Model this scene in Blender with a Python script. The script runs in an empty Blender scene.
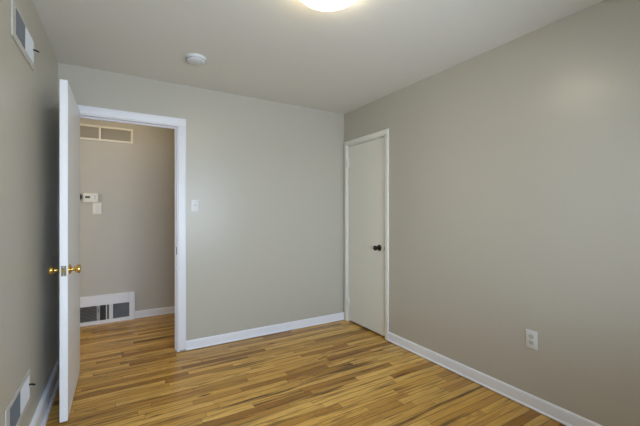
import bpy, bmesh, math
from mathutils import Vector, Matrix
R = math.radians
sc = bpy.context.scene
COL = sc.collection

# ------------------------------------------------------------------ camera
YAW = 30.735
cam_d = bpy.data.cameras.new('camera')
cam_d.sensor_width = 36.0
cam_d.lens = 337.75 / 640.0 * 36.0
cam_d.clip_start = 0.02
cam = bpy.data.objects.new('camera', cam_d)
COL.objects.link(cam)
cam.location = (0, 0, 1.245)
cam.rotation_euler = (R(90), 0, R(-YAW))
sc.camera = cam

# ------------------------------------------------------------------ world, daylight, exposure
sc.view_settings.view_transform = 'Standard'
sc.view_settings.look = 'None'
sc.view_settings.gamma = 1.0
sc.view_settings.use_curve_mapping = False
sc.view_settings.exposure = -0.16
w = bpy.data.worlds.new('sky'); sc.world = w; w.use_nodes = True
nt = w.node_tree
sky = nt.nodes.new('ShaderNodeTexSky')
sky.sky_type = 'NISHITA'; sky.sun_disc = False; sky.sun_elevation = R(38); sky.sun_rotation = R(20)
nt.links.new(sky.outputs[0], nt.nodes['Background'].inputs[0])
nt.nodes['Background'].inputs[1].default_value = 0.25

# ------------------------------------------------------------------ dimensions (metres)
XL, XR = -0.405, 2.260          # left / right wall faces
YF, YB = -0.48, 3.25            # wall behind the camera, wall with the doorway
H = 2.40
WT = 0.12                       # wall thickness
HY = 4.535                      # hall far wall face
HX0, HX1 = -1.3, 2.0            # hall ends
DX0, DX1, DZ = -0.312, 0.446, 2.020   # doorway clear opening
CY0, CY1, CZ = 2.545, 3.165, 2.008    # closet opening on the right wall
WX0, WX1, WZ0, WZ1 = -0.28, 1.85, 0.72, 2.05   # window behind the camera

def area(name, loc, rot, sx, sy, power, color):
    l = bpy.data.lights.new(name, 'AREA'); l.shape = 'RECTANGLE'
    l.size, l.size_y, l.energy, l.color = sx, sy, power, color
    o = bpy.data.objects.new(name, l); COL.objects.link(o)
    o.location = loc; o.rotation_euler = rot
    return o
# daylight through the window behind the camera
area('window_daylight', ((WX0+WX1)/2, YF-1.0, 2.0), (R(78), 0, 0), 3.2, 2.4, 290, (0.63, 0.79, 1.0))
# daylight thrown up from the sunlit ground outside the same window
area('ground_bounce', ((WX0+WX1)/2, YF-0.45, WZ0-0.1), (R(130), 0, 0), 1.9, 0.8, 85, (0.80, 0.88, 1.0))
# added fill light evening out the hall, set before its solid left end wall
area('hall_end_fill', (HX0+0.03, 3.95, 1.35), (R(90), 0, R(-90)), 0.9, 1.9, 9.0, (1.0, 0.93, 0.82))
LAMP_E, HALL_E = 21.0, 18.0

# ------------------------------------------------------------------ materials
def mat(name, color, rough=0.5, metal=0.0, spec=0.5, bump=0.0, bscale=200.0, emit=None, estr=0.0, coat=0.0):
    m = bpy.data.materials.new(name); m.use_nodes = True
    n = m.node_tree.nodes; p = n['Principled BSDF']
    p.inputs['Base Color'].default_value = (*color, 1)
    p.inputs['Roughness'].default_value = rough
    p.inputs['Metallic'].default_value = metal
    p.inputs['Specular IOR Level'].default_value = spec
    p.inputs['Coat Weight'].default_value = coat
    L = m.node_tree.links
    tc = n.new('ShaderNodeTexCoord')
    nz = n.new('ShaderNodeTexNoise'); nz.inputs['Scale'].default_value = bscale; nz.inputs['Detail'].default_value = 3
    L.new(tc.outputs['Object'], nz.inputs['Vector'])
    if bump:
        b = n.new('ShaderNodeBump'); b.inputs['Strength'].default_value = bump; b.inputs['Distance'].default_value = 0.002
        L.new(nz.outputs['Fac'], b.inputs['Height']); L.new(b.outputs['Normal'], p.inputs['Normal'])
    if emit:
        p.inputs['Emission Color'].default_value = (*emit, 1)
        p.inputs['Emission Strength'].default_value = estr
    return m

WALLC = (0.505, 0.474, 0.395)
M = {}
M['wall'] = mat('wall_paint', WALLC, 0.30, spec=0.45, bump=0.03, bscale=160)
M['hallwall'] = mat('hall_paint', (0.54, 0.505, 0.445), 0.5, spec=0.3, bump=0.03, bscale=160)
M['ceil'] = mat('ceiling_paint', (0.76, 0.75, 0.69), 0.7, spec=0.2, bump=0.04, bscale=120)
M['trim'] = mat('trim_paint', (0.84, 0.84, 0.87), 0.35, spec=0.5, bump=0.02, bscale=60)
M['door'] = mat('door_paint', (0.88, 0.88, 0.88), 0.38, spec=0.45, bump=0.03, bscale=50)
M['closet'] = mat('closet_door_paint', (0.80, 0.78, 0.69), 0.4, spec=0.45, bump=0.03, bscale=50)
M['closettrim'] = mat('closet_trim_paint', (0.84, 0.82, 0.74), 0.36, spec=0.5, bump=0.02, bscale=60)
M['brass'] = mat('brass', (0.72, 0.50, 0.16), 0.18, 1.0)
M['agedbrass'] = mat('aged_brass', (0.20, 0.175, 0.12), 0.35, 1.0)
M['bronze'] = mat('dark_bronze', (0.085, 0.075, 0.065), 0.28, 1.0)
M['plastic'] = mat('white_plastic', (0.72, 0.72, 0.69), 0.35)
M['receptacle'] = mat('receptacle_plastic', (0.56, 0.55, 0.52), 0.35)
M['ivory'] = mat('ivory_plastic', (0.80, 0.76, 0.66), 0.4)
M['metalwhite'] = mat('enamelled_steel', (0.74, 0.75, 0.74), 0.35, bump=0.02)
M['metalgrey'] = mat('grey_steel', (0.22, 0.22, 0.23), 0.4, 0.6)
M['regplate'] = mat('register_enamel', (0.56, 0.55, 0.51), 0.4, bump=0.02)
M['paleblade'] = mat('pale_blades', (0.60, 0.62, 0.63), 0.4)
M['shadeblade'] = mat('shade_grey_blades', (0.20, 0.21, 0.22), 0.6)  # darker colour stands in for the shade between the left blades
M['paintedgrille'] = mat('wall_coloured_enamel', (0.58, 0.53, 0.44), 0.5)
M['dark'] = mat('dark_void', (0.02, 0.02, 0.02), 0.8)
M['duct'] = mat('duct_metal', (0.10, 0.105, 0.115), 0.5, 0.4)
M['screw'] = mat('screw_metal', (0.45, 0.44, 0.42), 0.35, 0.8)
M['lcd'] = mat('lcd_panel', (0.10, 0.11, 0.08), 0.2)
M['black'] = mat('black_plastic', (0.015, 0.015, 0.015), 0.3)
M['slot'] = mat('socket_slot', (0.03, 0.03, 0.03), 0.6)
M['lamp'] = mat('lit_opal_glass', (0.9, 0.88, 0.8), 0.3, emit=(1.0, 0.86, 0.62), estr=LAMP_E)
M['halllamp'] = mat('lit_warm_glass', (0.9, 0.85, 0.7), 0.3, emit=(1.0, 0.80, 0.48), estr=HALL_E)
M['detector'] = mat('detector_plastic', (0.72, 0.73, 0.73), 0.4)
def glass():
    m = bpy.data.materials.new('window_glass'); m.use_nodes = True
    n = m.node_tree.nodes; L = m.node_tree.links
    n.remove(n['Principled BSDF'])
    t = n.new('ShaderNodeBsdfTransparent'); g = n.new('ShaderNodeBsdfGlossy'); g.inputs['Roughness'].default_value = 0.02
    f = n.new('ShaderNodeFresnel'); f.inputs['IOR'].default_value = 1.45
    mx = n.new('ShaderNodeMixShader')
    L.new(f.outputs[0], mx.inputs[0]); L.new(t.outputs[0], mx.inputs[1]); L.new(g.outputs[0], mx.inputs[2])
    L.new(mx.outputs[0], n['Material Output'].inputs[0])
    return m
M['glass'] = glass()

def floor_mat():
    m = bpy.data.materials.new('oak_strip_floor'); m.use_nodes = True
    N = m.node_tree.nodes; L = m.node_tree.links; P = N['Principled BSDF']
    def math_(op, a, b=None, c=None):
        n = N.new('ShaderNodeMath'); n.operation = op
        for i, v in enumerate((a, b, c)):
            if v is None: continue
            if isinstance(v, (int, float)): n.inputs[i].default_value = v
            else: L.new(v, n.inputs[i])
        return n.outputs[0]
    def comb(x, y, z):
        n = N.new('ShaderNodeCombineXYZ')
        for i, v in enumerate((x, y, z)):
            if isinstance(v, (int, float)): n.inputs[i].default_value = v
            else: L.new(v, n.inputs[i])
        return n.outputs[0]
    def noise(vec, scale, detail=4, rough=0.55, dist=0.0):
        n = N.new('ShaderNodeTexNoise'); L.new(vec, n.inputs['Vector'])
        n.inputs['Scale'].default_value = scale; n.inputs['Detail'].default_value = detail
        n.inputs['Roughness'].default_value = rough; n.inputs['Distortion'].default_value = dist
        return n.outputs['Fac']
    def ramp(fac, stops):
        n = N.new('ShaderNodeValToRGB'); L.new(fac, n.inputs[0])
        e = n.color_ramp.elements
        while len(e) > 1: e.remove(e[-1])
        e[0].position, e[0].color = stops[0][0], (*stops[0][1], 1)
        for p, c in stops[1:]:
            k = e.new(p); k.color = (*c, 1)
        return n.outputs[0]
    def maprange(v, a, b, c, d):
        n = N.new('ShaderNodeMapRange'); L.new(v, n.inputs[0])
        for i, q in enumerate((a, b, c, d)): n.inputs[i+1].default_value = q
        return n.outputs[0]
    def mix(fac, a, b, mode='MIX'):
        n = N.new('ShaderNodeMix'); n.data_type = 'RGBA'; n.blend_type = mode
        if isinstance(fac, (int, float)): n.inputs[0].default_value = fac
        else: L.new(fac, n.inputs[0])
        for i, v in ((6, a), (7, b)):
            if isinstance(v, tuple): n.inputs[i].default_value = (*v, 1)
            else: L.new(v, n.inputs[i])
        return n.outputs[2]
    tc = N.new('ShaderNodeTexCoord'); sp = N.new('ShaderNodeSeparateXYZ'); L.new(tc.outputs['Object'], sp.inputs[0])
    x, y = sp.outputs[0], sp.outputs[1]
    v = math_('DIVIDE', math_('ADD', y, 10.0), 0.0572)
    row = math_('FLOOR', v); fv = math_('FRACT', v)
    wn1 = N.new('ShaderNodeTexWhiteNoise'); wn1.noise_dimensions = '1D'; L.new(row, wn1.inputs['W'])
    rr = wn1.outputs['Value']
    wn1b = N.new('ShaderNodeTexWhiteNoise'); wn1b.noise_dimensions = '1D'; L.new(math_('ADD', row, 77.3), wn1b.inputs['W'])
    ln = math_('MULTIPLY_ADD', wn1b.outputs['Value'], 0.65, 0.42)
    u = math_('ADD', math_('DIVIDE', math_('ADD', x, 20.0), ln), math_('MULTIPLY', rr, 13.7))
    u = math_('ADD', u, math_('MULTIPLY', math_('SINE', math_('MULTIPLY', u, 2.1)), 0.33))
    col = math_('FLOOR', u); fu = math_('FRACT', u)
    wn2 = N.new('ShaderNodeTexWhiteNoise'); wn2.noise_dimensions = '2D'; L.new(comb(row, col, 0), wn2.inputs['Vector'])
    pv = wn2.outputs['Value']
    wn3 = N.new('ShaderNodeTexWhiteNoise'); wn3.noise_dimensions = '3D'; L.new(comb(row, col, 3.7), wn3.inputs['Vector'])
    pv2 = wn3.outputs['Value']
    base = ramp(pv, [(0.0, (0.34, 0.155, 0.027)), (0.15, (0.53, 0.265, 0.050)), (0.35, (0.68, 0.370, 0.076)),
                     (0.7, (0.77, 0.440, 0.098)), (1.0, (0.88, 0.540, 0.142))])
    off = math_('MULTIPLY', pv, 53.0)
    # fine pores along the strip
    g1 = noise(comb(math_('ADD', math_('MULTIPLY', x, 5.0), off), math_('MULTIPLY', y, 190.0), off), 1.0, 5, 0.6)
    # broad figure, flame shaped in some strips
    g2 = noise(comb(math_('ADD', math_('MULTIPLY', x, 2.6), off), math_('MULTIPLY', y, 14.0), math_('MULTIPLY', pv2, 31.0)), 1.0, 3, 0.55, 0.8)
    rings = math_('SINE', math_('MULTIPLY', g2, 19.0))
    c = mix(maprange(g1, 0.44, 0.70, 0.0, 0.55), base, (0.20, 0.09, 0.018))
    ringf = math_('MULTIPLY', maprange(rings, 0.3, 1.0, 0.0, 0.42), maprange(pv2, 0.55, 0.85, 0.08, 1.0))
    c = mix(ringf, c, (0.17, 0.08, 0.022))
    # dark mineral streaks that stay inside a strip
    g3 = noise(comb(math_('ADD', math_('MULTIPLY', x, 1.7), math_('MULTIPLY', pv2, 91.0)), math_('MULTIPLY', y, 26.0), off), 1.0, 3, 0.5)
    c = mix(maprange(g3, 0.56, 0.70, 0.0, 0.88), c, (0.085, 0.040, 0.012))
    g5 = noise(comb(math_('ADD', math_('MULTIPLY', x, 2.2), off), math_('MULTIPLY', y, 62.0), math_('MULTIPLY', pv2, 17.0)), 1.0, 3, 0.55, 0.3)
    c = mix(maprange(g5, 0.58, 0.70, 0.0, 0.55), c, (0.20, 0.085, 0.016))
    # worn large patches
    g4 = noise(comb(math_('MULTIPLY', x, 0.7), math_('MULTIPLY', y, 3.0), 2.0), 1.0, 2)
    c = mix(maprange(g4, 0.45, 0.75, 0.0, 0.28), c, (0.20, 0.10, 0.03))
    # small knots
    vo = N.new('ShaderNodeTexVoronoi'); L.new(comb(math_('MULTIPLY', x, 1.7), math_('MULTIPLY', y, 6.5), 0), vo.inputs['Vector']); vo.inputs['Scale'].default_value = 1.0
    kn = maprange(vo.outputs['Distance'], 0.035, 0.10, 0.9, 0.0)
    c = mix(kn, c, (0.05, 0.025, 0.01))
    # joints
    dv = math_('MINIMUM', fv, math_('SUBTRACT', 1.0, fv))
    du = math_('MULTIPLY', math_('MINIMUM', fu, math_('SUBTRACT', 1.0, fu)), ln)
    gv = maprange(dv, 0.014, 0.050, 1.0, 0.0)
    gu = maprange(du, 0.0006, 0.002, 0.8, 0.0)
    gap = math_('MAXIMUM', gv, gu)
    c = mix(math_('MULTIPLY', gap, 0.80), c, (0.035, 0.017, 0.006))
    L.new(c, P.inputs['Base Color'])
    L.new(maprange(g1, 0.3, 0.8, 0.27, 0.40), P.inputs['Roughness'])
    P.inputs['Specular IOR Level'].default_value = 0.32
    b = N.new('ShaderNodeBump'); b.inputs['Strength'].default_value = 0.25; b.inputs['Distance'].default_value = 0.0012
    hgt = math_('SUBTRACT', math_('MULTIPLY', g1, 0.25), gap)
    hgt = math_('ADD', hgt, math_('MULTIPLY', pv2, 0.35))
    L.new(hgt, b.inputs['Height']); L.new(b.outputs['Normal'], P.inputs['Normal'])
    return m
M['floor'] = floor_mat()

# ------------------------------------------------------------------ mesh helpers
def box(bm, x0, x1, y0, y1, z0, z1, bev=0.0, seg=2):
    t = bmesh.new()
    bmesh.ops.create_cube(t, size=1.0)
    for vv in t.verts:
        vv.co = Vector(((x0+x1)/2 + vv.co.x*(x1-x0), (y0+y1)/2 + vv.co.y*(y1-y0), (z0+z1)/2 + vv.co.z*(z1-z0)))
    if bev:
        bmesh.ops.bevel(t, geom=list(t.edges), offset=bev, segments=seg, profile=0.5, affect='EDGES')
    tmp = bpy.data.meshes.new('t'); t.to_mesh(tmp); t.free(); bm.from_mesh(tmp); bpy.data.meshes.remove(tmp)
    return bm
def lathe(bm, prof, mtx=None, seg=32):
    """prof: (radius, height) pairs, turned about local Z, then placed by mtx"""
    rings = []
    mtx = mtx or Matrix()
    for r, h in prof:
        if r < 1e-6: rings.append([bm.verts.new(mtx @ Vector((0, 0, h)))])
        else: rings.append([bm.verts.new(mtx @ Vector((r*math.cos(2*math.pi*i/seg), r*math.sin(2*math.pi*i/seg), h))) for i in range(seg)])
    for a, b in zip(rings, rings[1:]):
        for i in range(seg):
            j = (i+1) % seg
            if len(a) == 1 and len(b) == 1: continue
            if len(a) == 1: bm.faces.new((a[0], b[i], b[j]))
            elif len(b) == 1: bm.faces.new((a[i], a[j], b[0]))
            else: bm.faces.new((a[i], a[j], b[j], b[i]))
    bmesh.ops.recalc_face_normals(bm, faces=bm.faces)
    return bm
def sweep(bm, prof, p0, p1, out):
    """profile (d, z): d away from the wall along `out`, z up; swept from p0 to p1"""
    p0, p1, out = Vector(p0), Vector(p1), Vector(out)
    a = [bm.verts.new(p0 + out*d + Vector((0, 0, z))) for d, z in prof]
    b = [bm.verts.new(p1 + out*d + Vector((0, 0, z))) for d, z in prof]
    n = len(prof)
    for i in range(n): bm.faces.new((a[i], a[(i+1) % n], b[(i+1) % n], b[i]))
    bm.faces.new(a); bm.faces.new(b)
    bmesh.ops.recalc_face_normals(bm, faces=bm.faces)
    return bm
def obj(name, bm, material, parent=None, label=None, smooth=False):
    me = bpy.data.meshes.new(name); bm.to_mesh(me); bm.free()
    o = bpy.data.objects.new(name, me); COL.objects.link(o)
    me.materials.append(material)
    if smooth:
        for p in me.polygons: p.use_smooth = True
        md = None
        try: me.set_sharp_from_angle(angle=R(40))
        except Exception: pass
    if parent:
        o.parent = parent
    if label: o['label'] = label
    return o
def B(*a, **k): return box(bmesh.new(), *a, **k)
def struct(name, bm, m, label, cat, smooth=False):
    o = obj(name, bm, m, label=label, smooth=smooth); o['kind'] = 'structure'; o['category'] = cat
    return o
def thing(name, label, cat, loc, rot=(0, 0, 0), group=None):
    o = bpy.data.objects.new(name, None); COL.objects.link(o)
    o.empty_display_size = 0.05
    o.location = loc; o.rotation_euler = rot
    o['label'] = label; o['category'] = cat
    if group: o['group'] = group
    return o
def copy_tree(o, parent=None):
    c = o.copy(); COL.objects.link(c)
    if parent: c.parent = parent
    for ch in list(o.children): copy_tree(ch, c)
    return c

# ------------------------------------------------------------------ room shell
bm = bmesh.new()
box(bm, HX0-WT, XR+0.85, YF-WT, HY+WT, -0.10, 0.0)
struct('floor', bm, M['floor'], 'varnished oak strip floor running from the room into the hall', 'floor')
bm = bmesh.new()
box(bm, HX0-WT, XR+0.85, YF-WT, HY+WT, H, H+0.10)
struct('ceiling', bm, M['ceil'], 'flat painted ceiling over the empty room', 'ceiling')
struct('wall_left', B(XL-WT, XL, YF-WT, YB, 0, H), M['wall'], 'pale greige wall at the left behind the open door', 'wall')
bm = bmesh.new()
JT = 0.019
box(bm, XL-WT, DX0-JT, YB, YB+WT, 0, H); box(bm, DX1+JT, XR+WT, YB, YB+WT, 0, H); box(bm, DX0-JT, DX1+JT, YB, YB+WT, DZ+JT, H)
box(bm, HX0-WT, XL-WT, YB, YB+WT, 0, H)
struct('wall_back', bm, M['wall'], 'pale greige wall with the open doorway to the hall', 'wall')
bm = bmesh.new()
box(bm, XR, XR+WT, YF-WT, CY0-JT, 0, H); box(bm, XR, XR+WT, CY1+JT, YB, 0, H); box(bm, XR, XR+WT, CY0-JT, CY1+JT, CZ+JT, H)
struct('wall_right', bm, M['wall'], 'bare greige wall at the right with the closet door', 'wall')
bm = bmesh.new()
box(bm, XL, WX0, YF-WT, YF, 0, H); box(bm, WX1, XR, YF-WT, YF, 0, H)
box(bm, WX0, WX1, YF-WT, YF, 0, WZ0); box(bm, WX0, WX1, YF-WT, YF, WZ1, H)
struct('wall_front', bm, M['wall'], 'greige wall with the window, behind the viewpoint', 'wall')
struct('wall_hall_back', B(HX0-WT, HX1+WT, HY, HY+WT, 0, H), M['hallwall'], 'beige hall wall seen through the doorway', 'wall')
struct('wall_hall_left', B(HX0-WT, HX0, YB+WT, HY, 0, H), M['hallwall'], 'end wall of the hall at the left', 'wall')
struct('wall_hall_right', B(HX1, HX1+WT, YB+WT, HY, 0, H), M['hallwall'], 'end wall of the hall at the right', 'wall')
bm = bmesh.new()
box(bm, XR+WT+0.6, XR+WT+0.7, 2.3, 3.7, 0, H); box(bm, XR+WT, XR+WT+0.6, 2.3, 2.4, 0, H); box(bm, XR+WT, XR+WT+0.6, 3.6, 3.7, 0, H)
struct('wall_closet', bm, M['wall'], 'inside of the closet behind the narrow closed door', 'wall')

# window behind the viewpoint
bm = bmesh.new(); fw = 0.05
for a in ((WX0, WX0+fw, WZ0, WZ1), (WX1-fw, WX1, WZ0, WZ1), (WX0+fw, WX1-fw, WZ0, WZ0+fw), (WX0+fw, WX1-fw, WZ1-fw, WZ1), ((WX0+WX1)/2-0.025, (WX0+WX1)/2+0.025, WZ0+fw, WZ1-fw)):
    box(bm, a[0], a[1], YF-0.09, YF-0.03, a[2], a[3], 0.004)
win = struct('window_1', bm, M['trim'], 'white framed window in the wall behind the viewpoint', 'window')
obj('pane', B(WX0+fw, (WX0+WX1)/2-0.025, YF-0.064, YF-0.058, WZ0+fw, WZ1-fw), M['glass'], win)
obj('pane', B((WX0+WX1)/2+0.025, WX1-fw, YF-0.064, YF-0.058, WZ0+fw, WZ1-fw), M['glass'], win)
obj('sill', B(WX0-0.05, WX1+0.05, YF, YF+0.04, WZ0-0.03, WZ0, 0.004), M['trim'], win)

# doorway lining and casing
bm = bmesh.new()
jy0, jy1 = YB-0.001, YB+WT+0.001
box(bm, DX0-JT, DX0, jy0, jy1, 0.0, DZ+JT); box(bm, DX1, DX1+JT, jy0, jy1, 0.0, DZ+JT); box(bm, DX0, DX1, jy0, jy1, DZ, DZ+JT)
# door stop
sy0, sy1 = YB+0.044, YB+0.080
box(bm, DX1-0.011, DX1, sy0, sy1, 0.0, DZ, 0.002); box(bm, DX0, DX0+0.011, sy0, sy1, 0.0, DZ, 0.002); box(bm, DX0+0.011, DX1-0.011, sy0, sy1, DZ-0.011, DZ, 0.002)
jamb = struct('trim_1', bm, M['trim'], 'white lining boards and stops of the hall doorway', 'door frame')
sb = bmesh.new()
box(sb, DX1-0.0025, DX1, YB+0.004, YB+0.034, 0.870, 0.940, 0.001); 
sp_ = obj('strike_plate', sb, M['agedbrass'], jamb, 'small dull brass strike plate')
obj('latch_hole', B(DX1-0.0032, DX1-0.0024, YB+0.013, YB+0.027, 0.887, 0.923), M['slot'], sp_)
def casing(bm, x0, x1, z1, cw, yface, t, rv, z0=0.014):
    """three boards with an eased edge around an opening in a wall facing -y"""
    box(bm, x0-rv-cw, x0-rv, yface-t, yface, z0, z1+rv, 0.005, 3)
    box(bm, x1+rv, x1+rv+cw, yface-t, yface, z0, z1+rv, 0.005, 3)
    box(bm, x0-rv-cw, x1+rv+cw, yface-t, yface, z1+rv, z1+rv+cw, 0.005, 3)
bm = bmesh.new(); casing(bm, DX0, DX1, DZ, 0.066, YB, 0.014, 0.007)
struct('trim_2', bm, M['trim'], 'white casing around the open doorway in the far wall', 'trim', True)

# closet lining and casing on the right wall
bm = bmesh.new()
jx0, jx1 = XR-0.001, XR+WT+0.001
box(bm, jx0, jx1, CY0-JT, CY0, 0, CZ+JT); box(bm, jx0, jx1, CY1, CY1+JT, 0, CZ+JT); box(bm, jx0, jx1, CY0, CY1, CZ, CZ+JT)
box(bm, XR+0.040, XR+0.07, CY0, CY0+0.012, 0, CZ); box(bm, XR+0.040, XR+0.07, CY1-0.012, CY1, 0, CZ); box(bm, XR+0.040, XR+0.07, CY0+0.012, CY1-0.012, CZ-0.012, CZ)
cj = struct('trim_3', bm, M['closettrim'], 'painted lining of the closet doorway', 'door frame')
bm = bmesh.new()
cw = 0.046; rv = 0.014
for (a, b, c, d) in ((CY0-cw-rv, CY0-rv, 0.004, CZ+rv), (CY1+rv, CY1+rv+cw, 0.004, CZ+rv), (CY0-cw-rv, CY1+rv+cw, CZ+rv, CZ+rv+cw)):
    box(bm, XR-0.016, XR, a, b, c, d, 0.004, 3)
struct('trim_4', bm, M['closettrim'], 'narrow painted casing around the closet door', 'trim', True)

# baseboards
PROF = [(0, 0.005), (0.020, 0.005), (0.020, 0.010), (0.017, 0.014), (0.012, 0.018), (0.012, 0.076), (0.010, 0.083), (0.006, 0.087), (0, 0.088)]
struct('baseboard_back', sweep(bmesh.new(), PROF, (DX1+0.073, YB, 0), (XR-0.001, YB, 0), (0, -1, 0)), M['trim'], 'white baseboard between doorway and closet corner', 'baseboard')
struct('baseboard_right', sweep(bmesh.new(), PROF, (XR, YF, 0), (XR, CY0-cw-rv, 0), (-1, 0, 0)), M['trim'], 'white baseboard along the bare right wall', 'baseboard')
PROFL = [(0, 0), (0.034, 0), (0.034, 0.012), (0.030, 0.020), (0.020, 0.026), (0.020, 0.112), (0.016, 0.122), (0.006, 0.127), (0, 0.128)]
struct('baseboard_left', sweep(bmesh.new(), PROFL, (XL, YF, 0), (XL, YB-0.019, 0), (1, 0, 0)), M['trim'], 'white baseboard along the left wall behind the door', 'baseboard')
struct('baseboard_front', sweep(bmesh.new(), PROF, (XL+0.02, YF, 0), (XR-0.02, YF, 0), (0, 1, 0)), M['trim'], 'white baseboard under the window', 'baseboard')
struct('baseboard_hall', sweep(bmesh.new(), PROF, (0.159, HY, 0), (HX1, HY, 0), (0, -1, 0)), M['trim'], 'white hall baseboard right of the low return grille', 'baseboard')

# ------------------------------------------------------------------ entry door, open at right angles
d1x0, d1x1 = -0.302, -0.262
d1y0, d1y1 = 2.490, 3.214
KZ, KY = 0.902, 2.548
door = struct('door_1', B(d1x0, d1x1, d1y0, d1y1, 0.010, 2.034, 0.002, 2), M['door'], 'white flush door with brass knobs standing open against the left wall', 'door')
def rotmat(loc, axis):
    """local +Z turned onto axis"""
    return Matrix.Translation(loc) @ Vector((0, 0, 1)).rotation_difference(Vector(axis)).to_matrix().to_4x4()
KNOB = [(0.0, 0.0), (0.012, 0.0), (0.011, 0.012), (0.010, 0.020), (0.012, 0.026), (0.020, 0.031), (0.0255, 0.040), (0.0265, 0.047), (0.0255, 0.054), (0.020, 0.059), (0.010, 0.061), (0.0, 0.061)]
ROSE = [(0.0, 0.0), (0.032, 0.0), (0.032, 0.003), (0.029, 0.006), (0.024, 0.008), (0.016, 0.012), (0.0135, 0.014), (0.0, 0.014)]
for sx, xx, nm in ((1, d1x1, 'hall side'), (-1, d1x0, 'wall side')):
    k = obj('door_knob', lathe(bmesh.new(), [(r_*1.0, h_*0.86) for r_, h_ in KNOB], rotmat((xx+sx*0.007, KY, KZ), (sx, 0, 0))), M['brass'], door, 'polished brass knob on the %s' % nm, True)
    obj('rosette', lathe(bmesh.new(), ROSE, rotmat((xx, KY, KZ), (sx, 0, 0))), M['brass'], k, None, True)
lp = obj('latch_plate', B((d1x0+d1x1)/2-0.0125, (d1x0+d1x1)/2+0.0125, d1y0-0.0015, d1y0+0.004, KZ-0.030, KZ+0.030, 0.0008), M['agedbrass'], door, 'dull brass latch plate on the door edge')
bm = bmesh.new(); box(bm, (d1x0+d1x1)/2-0.006, (d1x0+d1x1)/2+0.006, d1y0-0.011, d1y0, KZ-0.010, KZ+0.010, 0.003)
obj('latch_bolt', bm, M['brass'], lp)
for dz in (-0.024, 0.024):
    obj('screw', lathe(bmesh.new(), [(0, 0), (0.0035, 0), (0.003, 0.001), (0, 0.0012)], rotmat(((d1x0+d1x1)/2, d1y0-0.0015, KZ+dz), (0, -1, 0)), 12), M['screw'], lp)
for hz in (0.24, 1.0, 1.78):
    bm = bmesh.new()
    lathe(bm, [(0, -0.045), (0.004, -0.045), (0.0055, -0.041), (0.0055, 0.041), (0.004, 0.045), (0, 0.045)], Matrix.Translation((d1x0-0.004, YB-0.022, hz)), 14)
    box(bm, d1x0-0.001, d1x1-0.008, d1y1, d1y1+0.0025, hz-0.044, hz+0.044)
    obj('hinge', bm, M['agedbrass'], door)

# ------------------------------------------------------------------ closet door
door2 = struct('door_2', B(XR+0.002, XR+0.037, CY0+0.004, CY1-0.004, 0.022, CZ-0.005, 0.002), M['closet'], 'narrow flush closet door with a dark knob in the far right corner', 'door')
k2z, k2y = 0.893, CY0+0.085
KN2 = [(r*0.98, h*0.95) for r, h in KNOB]
k = obj('door_knob', lathe(bmesh.new(), KN2, rotmat((XR-0.006, k2y, k2z), (-1, 0, 0))), M['bronze'], door2, 'dark bronze round knob', True)
obj('rosette', lathe(bmesh.new(), ROSE, rotmat((XR+0.002, k2y, k2z), (-1, 0, 0))), M['bronze'], k, None, True)
for hz in (0.225, 1.80):
    bm = bmesh.new()
    lathe(bm, [(0, -0.042), (0.005, -0.042), (0.007, -0.038), (0.007, 0.038), (0.005, 0.042), (0, 0.042)], Matrix.Translation((XR-0.005, CY1-0.001, hz)), 14)
    box(bm, XR-0.001, XR+0.0025, CY1-0.024, CY1-0.004, hz-0.038, hz+0.038, 0.001)
    box(bm, XR-0.0185, XR-0.014, CY1+0.002, CY1+0.022, hz-0.038, hz+0.038, 0.001)
    obj('hinge', bm, M['closettrim'], door2, 'painted-over hinge', True)
obj('latch_plate', B(XR+0.0005, XR+0.003, CY0+0.0035, CY0+0.009, k2z-0.018, k2z+0.018), M['agedbrass'], door2)

# ------------------------------------------------------------------ ceiling lights
def ceiling_light(name, label, loc, r, glass_m):
    t = thing(name, label, 'ceiling light', loc)
    pan = lathe(bmesh.new(), [(0, 0), (r*0.86, 0), (r*0.88, -0.010), (r*0.86, -0.022), (r*0.78, -0.024), (0, -0.024)], None, 48)
    obj('base_pan', pan, M['metalwhite'], t, None, True)
    pr = [(r*0.84, -0.020)]
    for i in range(0, 13):
        a = i/12*math.pi/2
        pr.append((r*math.cos(a), -0.030-0.062*math.sin(a)))
    pr[-1] = (0, -0.092)
    obj('lamp_shade', lathe(bmesh.new(), pr, None, 48), glass_m, t, 'lit opal glass dome', True)
    return t
ceiling_light('ceiling_light', 'lit round opal glass ceiling light in the middle of the room', (0.897, 1.424, H), 0.169, M['lamp'])
ceiling_light('ceiling_light', 'warm lit round ceiling light in the hall beyond the doorway', (0.08, 4.00, H), 0.09, M['halllamp'])

# smoke detector
t = thing('smoke_detector', 'small round white smoke detector on the ceiling before the doorway', 'smoke detector', (0.493, 2.632, H))
obj('base_plate', lathe(bmesh.new(), [(0, 0), (0.072, 0), (0.073, -0.004), (0.072, -0.011), (0, -0.011)], None, 40), M['detector'], t, None, True)
obj('cover', lathe(bmesh.new(), [(0.066, -0.010), (0.068, -0.016), (0.066, -0.027), (0.058, -0.034), (0.030, -0.037), (0, -0.037)], None, 40), M['detector'], t, None, True)
bm = bmesh.new()
for i in range(28):
    a = 2*math.pi*i/28
    s = bmesh.new(); box(s, 0.0655, 0.0690, -0.0035, 0.0035, -0.0255, -0.0185)
    s.transform(Matrix.Rotation(a, 4, 'Z')); tm = bpy.data.meshes.new('t'); s.to_mesh(tm); s.free(); bm.from_mesh(tm); bpy.data.meshes.remove(tm)
obj('vent_slots', bm, M['metalgrey'], t)
obj('test_button', lathe(bmesh.new(), [(0, -0.036), (0.011, -0.036), (0.011, -0.0385), (0.009, -0.0395), (0, -0.0395)], Matrix.Translation((0.02, -0.01, 0)), 20), M['plastic'], t, None, True)

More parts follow.
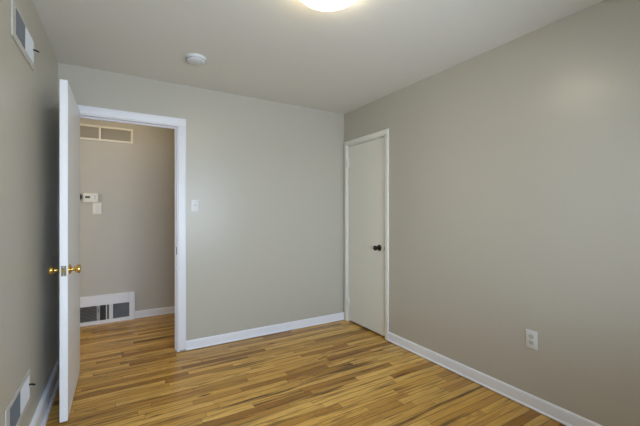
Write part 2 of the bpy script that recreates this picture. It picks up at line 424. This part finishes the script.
# ------------------------------------------------------------------ two-way wall registers on the left wall
# local frame: +X out of the wall, +Y along the wall away from the viewpoint, +Z up; origin at the plate's lower middle on the wall
def wall_register(label, loc):
    t = thing('wall_register', label, 'air register', loc, group=None)
    W, Hh = 0.48, 0.175; gx0, gx1, gz0, gz1 = -0.182, 0.176, 0.034, 0.150
    T = 0.006; WR = 0.200
    bm = bmesh.new()
    box(bm, 0, T, -W/2, gx0, 0, Hh, 0.003); box(bm, 0, T, gx1, WR, 0, Hh, 0.002)
    box(bm, 0, T, gx0-0.002, gx1+0.002, 0, gz0, 0.003); box(bm, 0, T, gx0-0.002, gx1+0.002, gz1, Hh, 0.003)
    obj('face_plate', bm, M['regplate'], t)
    mid = 0.0
    obj('mullion', B(0.001, T, mid-0.004, mid+0.004, gz0, gz1, 0.001), M['metalwhite'], t)
    obj('duct_opening', B(0.0003, 0.0012, gx0, gx1, gz0, gz1), M['duct'], t, 'dark duct behind the blades')
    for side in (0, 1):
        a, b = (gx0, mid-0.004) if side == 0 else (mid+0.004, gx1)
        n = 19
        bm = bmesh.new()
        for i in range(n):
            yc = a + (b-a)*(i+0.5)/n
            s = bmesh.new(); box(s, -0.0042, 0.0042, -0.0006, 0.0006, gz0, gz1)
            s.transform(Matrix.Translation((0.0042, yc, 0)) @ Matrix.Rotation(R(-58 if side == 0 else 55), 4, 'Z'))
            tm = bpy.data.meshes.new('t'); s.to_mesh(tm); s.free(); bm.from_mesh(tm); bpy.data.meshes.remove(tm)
        obj('louver_bank', bm, M['shadeblade'] if side == 0 else M['paleblade'], t, 'grey blades with shade in their colour' if side == 0 else 'pale blades')
    bm = bmesh.new()
    box(bm, 0.005, 0.024, 0.164, 0.168, 0.100, 0.108, 0.001); box(bm, 0.020, 0.033, 0.162, 0.170, 0.096, 0.103, 0.002)
    obj('lever', bm, M['black'], t, 'small dark damper lever')
    for yy in (-W/2+0.020, 0.188):
        obj('screw', lathe(bmesh.new(), [(0, 0), (0.0045, 0), (0.0035, 0.0015), (0, 0.002)], rotmat((T, yy, Hh/2), (1, 0, 0)), 12), M['screw'], t)
    return t
reg = wall_register('white air register high on the left wall near the ceiling', (XL, 2.189, 2.020))
reg['group'] = 'two-way air registers on the left wall'
r2 = copy_tree(reg); r2.location = (XL, 2.092, 0.258)
r2['label'] = 'white air register low on the left wall above the baseboard'

# ------------------------------------------------------------------ hall grilles
# local: x along wall, y=0 at wall with -y out of it
t = thing('return_grille', 'long framed grille high on the beige hall wall', 'air grille', (0, HY, 2.056))
gx0, gx1, gm, gh = -0.510, 0.140, -0.186, 0.170
bm = bmesh.new(); fw = 0.022
for a in ((gx0, gx1, 0, fw), (gx0, gx1, gh-fw, gh)): box(bm, a[0], a[1], -0.014, 0, a[2], a[3], 0.002)
for xx in (gx0, gx1-fw, gm-fw/2): box(bm, xx, xx+fw, -0.014, 0, fw, gh-fw, 0.002)
obj('frame', bm, M['ivory'], t, 'cream frame with a middle bar')
for a, b in ((gx0+fw, gm-fw/2), (gm+fw/2, gx1-fw)):
    bm = bmesh.new(); n = 11
    for i in range(n):
        zc = fw + (gh-2*fw)*(i+0.5)/n
        s = bmesh.new(); box(s, a, b, -0.0065, 0.0065, -0.0007, 0.0007)
        s.transform(Matrix.Translation((0, -0.007, zc)) @ Matrix.Rotation(R(38), 4, 'X'))
        tm = bpy.data.meshes.new('t'); s.to_mesh(tm); s.free(); bm.from_mesh(tm); bpy.data.meshes.remove(tm)
    box(bm, a, b, -0.0012, -0.0004, fw, gh-fw)
    obj('louver_panel', bm, M['paintedgrille'], t, 'beige painted louvers')

t = thing('return_register', 'large white framed low register standing on the hall floor', 'air grille', (0, HY, 0))
X0, X1, ZT = -0.69, 0.157, 0.322
ox0, ox1, oz0, oz1 = -0.62, 0.101, 0.040, 0.208
bm = bmesh.new(); T = 0.022
box(bm, X0, ox0, -T, 0, 0.0, ZT, 0.003); box(bm, ox1, X1, -T, 0, 0.0, ZT, 0.003)
box(bm, ox0, ox1, -T, 0, 0.0, oz0, 0.003); box(bm, ox0, ox1, -T, 0, oz1, ZT, 0.003)
obj('frame', bm, M['trim'], t, 'white surround board')
obj('duct_opening', B(ox0, ox1, -0.003, -0.0005, oz0, oz1), M['duct'], t, 'dark opening')
def bars(a, b, n, m, ang=35, name='louver_panel'):
    bm = bmesh.new()
    for i in range(n):
        zc = oz0 + (oz1-oz0)*(i+0.5)/n
        s = bmesh.new(); box(s, a, b, -0.006, 0.006, -0.0008, 0.0008)
        s.transform(Matrix.Translation((0, -0.012, zc)) @ Matrix.Rotation(R(ang), 4, 'X'))
        tm = bpy.data.meshes.new('t'); s.to_mesh(tm); s.free(); bm.from_mesh(tm); bpy.data.meshes.remove(tm)
    obj(name, bm, m, t)
bars(ox0, -0.217, 11, M['screw'])
bars(-0.184, -0.128, 16, M['metalgrey'], 25)
bm = bmesh.new()
n = 18
for i in range(n):
    xc = -0.060 + (ox1+0.060)*(i+0.5)/n; box(bm, xc-0.0012, xc+0.0012, -0.012, -0.010, oz0, oz1)
for i in range(20):
    zc = oz0 + (oz1-oz0)*(i+0.5)/20; box(bm, -0.060, ox1, -0.0125, -0.0105, zc-0.001, zc+0.001)
obj('mesh_panel', bm, M['metalgrey'], t, 'fine grey mesh')
bm = bmesh.new(); box(bm, -0.217, -0.184, -0.019, -0.004, oz0, oz1, 0.003)
bar = obj('damper_bar', bm, M['screw'], t, 'grey metal bar with a handle')
obj('handle', B(-0.206, -0.195, -0.032, -0.018, oz0+0.095, oz0+0.145, 0.003), M['metalgrey'], bar)
obj('divider', B(-0.128, -0.118, -0.019, -0.004, oz0, oz1, 0.002), M['metalwhite'], t)
obj('divider', B(-0.100, -0.060, -0.020, -0.004, oz0, oz1, 0.003), M['metalwhite'], t, 'wide white bar')

# ------------------------------------------------------------------ thermostat, dial and switches
# local: x along wall, -y out of the wall, origin centre on the wall
t = thing('thermostat', 'cream digital thermostat on the hall wall above the light switch', 'thermostat', (-0.270, HY, 1.414))
obj('body', B(-0.068, 0.068, -0.028, 0, -0.052, 0.052, 0.007, 3), M['ivory'], t, None, True)
obj('display', B(-0.052, -0.006, -0.0292, -0.0275, -0.005, 0.018, 0.0006), M['lcd'], t, 'dark display')
bm = bmesh.new(); box(bm, -0.055, -0.003, -0.0288, -0.0275, -0.008, 0.021, 0.0005)
obj('display_bezel', bm, M['plastic'], t)
for dz in (0.016, -0.008): obj('button', B(0.031, 0.047, -0.031, -0.027, dz-0.006, dz+0.006, 0.0015), M['screw'], t)
obj('cover_strip', B(-0.060, 0.060, -0.0288, -0.027, -0.044, -0.036, 0.0006), M['plastic'], t)

t = thing('wall_dial', 'small black control with a white dial left of the cream thermostat', 'wall control', (-0.396, HY, 1.422))
obj('housing', lathe(bmesh.new(), [(0, 0), (0.046, 0), (0.046, 0.018), (0.040, 0.026), (0, 0.026)], rotmat((0, 0, 0), (0, -1, 0)), 32), M['black'], t, None, True)
obj('dial', lathe(bmesh.new(), [(0, 0.024), (0.026, 0.024), (0.026, 0.036), (0.022, 0.040), (0, 0.041)], rotmat((0, 0, 0), (0, -1, 0)), 28), M['plastic'], t, 'white turning dial', True)

def screws(t, zs, y):
    for z in zs:
        obj('screw', lathe(bmesh.new(), [(0, 0), (0.0033, 0), (0.0026, 0.001), (0, 0.0014)], rotmat((0, y, z), (0, -1, 0)), 12), M['screw'], t, None, True)
t = thing('light_switch', 'white rocker light switch below the hall thermostat', 'light switch', (-0.211, HY, 1.298))
obj('cover_plate', B(-0.042, 0.042, -0.007, 0, -0.064, 0.064, 0.003, 3), M['ivory'], t, None, True)
rk = B(-0.0165, 0.0165, -0.012, -0.005, -0.033, 0.033, 0.002)
obj('rocker', rk, M['plastic'], t); screws(t, (-0.048, 0.048), -0.0066)

t = thing('light_switch', 'white toggle light switch on the wall right of the doorway', 'light switch', (0.598, YB, 1.311))
obj('cover_plate', B(-0.035, 0.035, -0.006, 0, -0.057, 0.057, 0.0028, 3), M['plastic'], t, None, True)
tg = bmesh.new(); box(tg, -0.005, 0.005, -0.018, 0.002, -0.010, 0.010, 0.002); tg.transform(Matrix.Translation((0, -0.004, -0.002)) @ Matrix.Rotation(R(-22), 4, 'X'))
obj('toggle', tg, M['plastic'], t); screws(t, (-0.030, 0.030), -0.0058)
obj('toggle_slot', B(-0.0065, 0.0065, -0.0065, -0.005, -0.013, 0.013), M['screw'], t)

t = thing('power_outlet', 'white double power outlet low on the right wall', 'outlet', (XR, 1.160, 0.440), (0, 0, R(-90)))
obj('cover_plate', B(-0.036, 0.036, -0.006, 0, -0.058, 0.058, 0.0028, 3), M['plastic'], t, None, True)
for dz in (0.0195, -0.0195):
    bm = bmesh.new()
    lathe(bm, [(0, 0), (0.0168, 0), (0.0168, 0.002), (0.0155, 0.003), (0, 0.003)], rotmat((0, -0.0052, dz), (0, -1, 0)), 32)
    for vv in bm.verts: vv.co.z = dz + max(-0.0138, min(0.0138, vv.co.z-dz))
    rc = obj('receptacle', bm, M['receptacle'], t, None, False)
    bm = bmesh.new()
    box(bm, -0.0078, -0.0054, -0.0086, -0.0078, dz-0.001, dz+0.009); box(bm, 0.0054, 0.0078, -0.0086, -0.0078, dz, dz+0.008)
    lathe(bm, [(0, 0), (0.0028, 0), (0.0028, 0.0006), (0, 0.0006)], rotmat((0, -0.0080, dz-0.0065), (0, -1, 0)), 14)
    obj('slots', bm, M['slot'], rc)
screws(t, (0.0,), -0.0058)
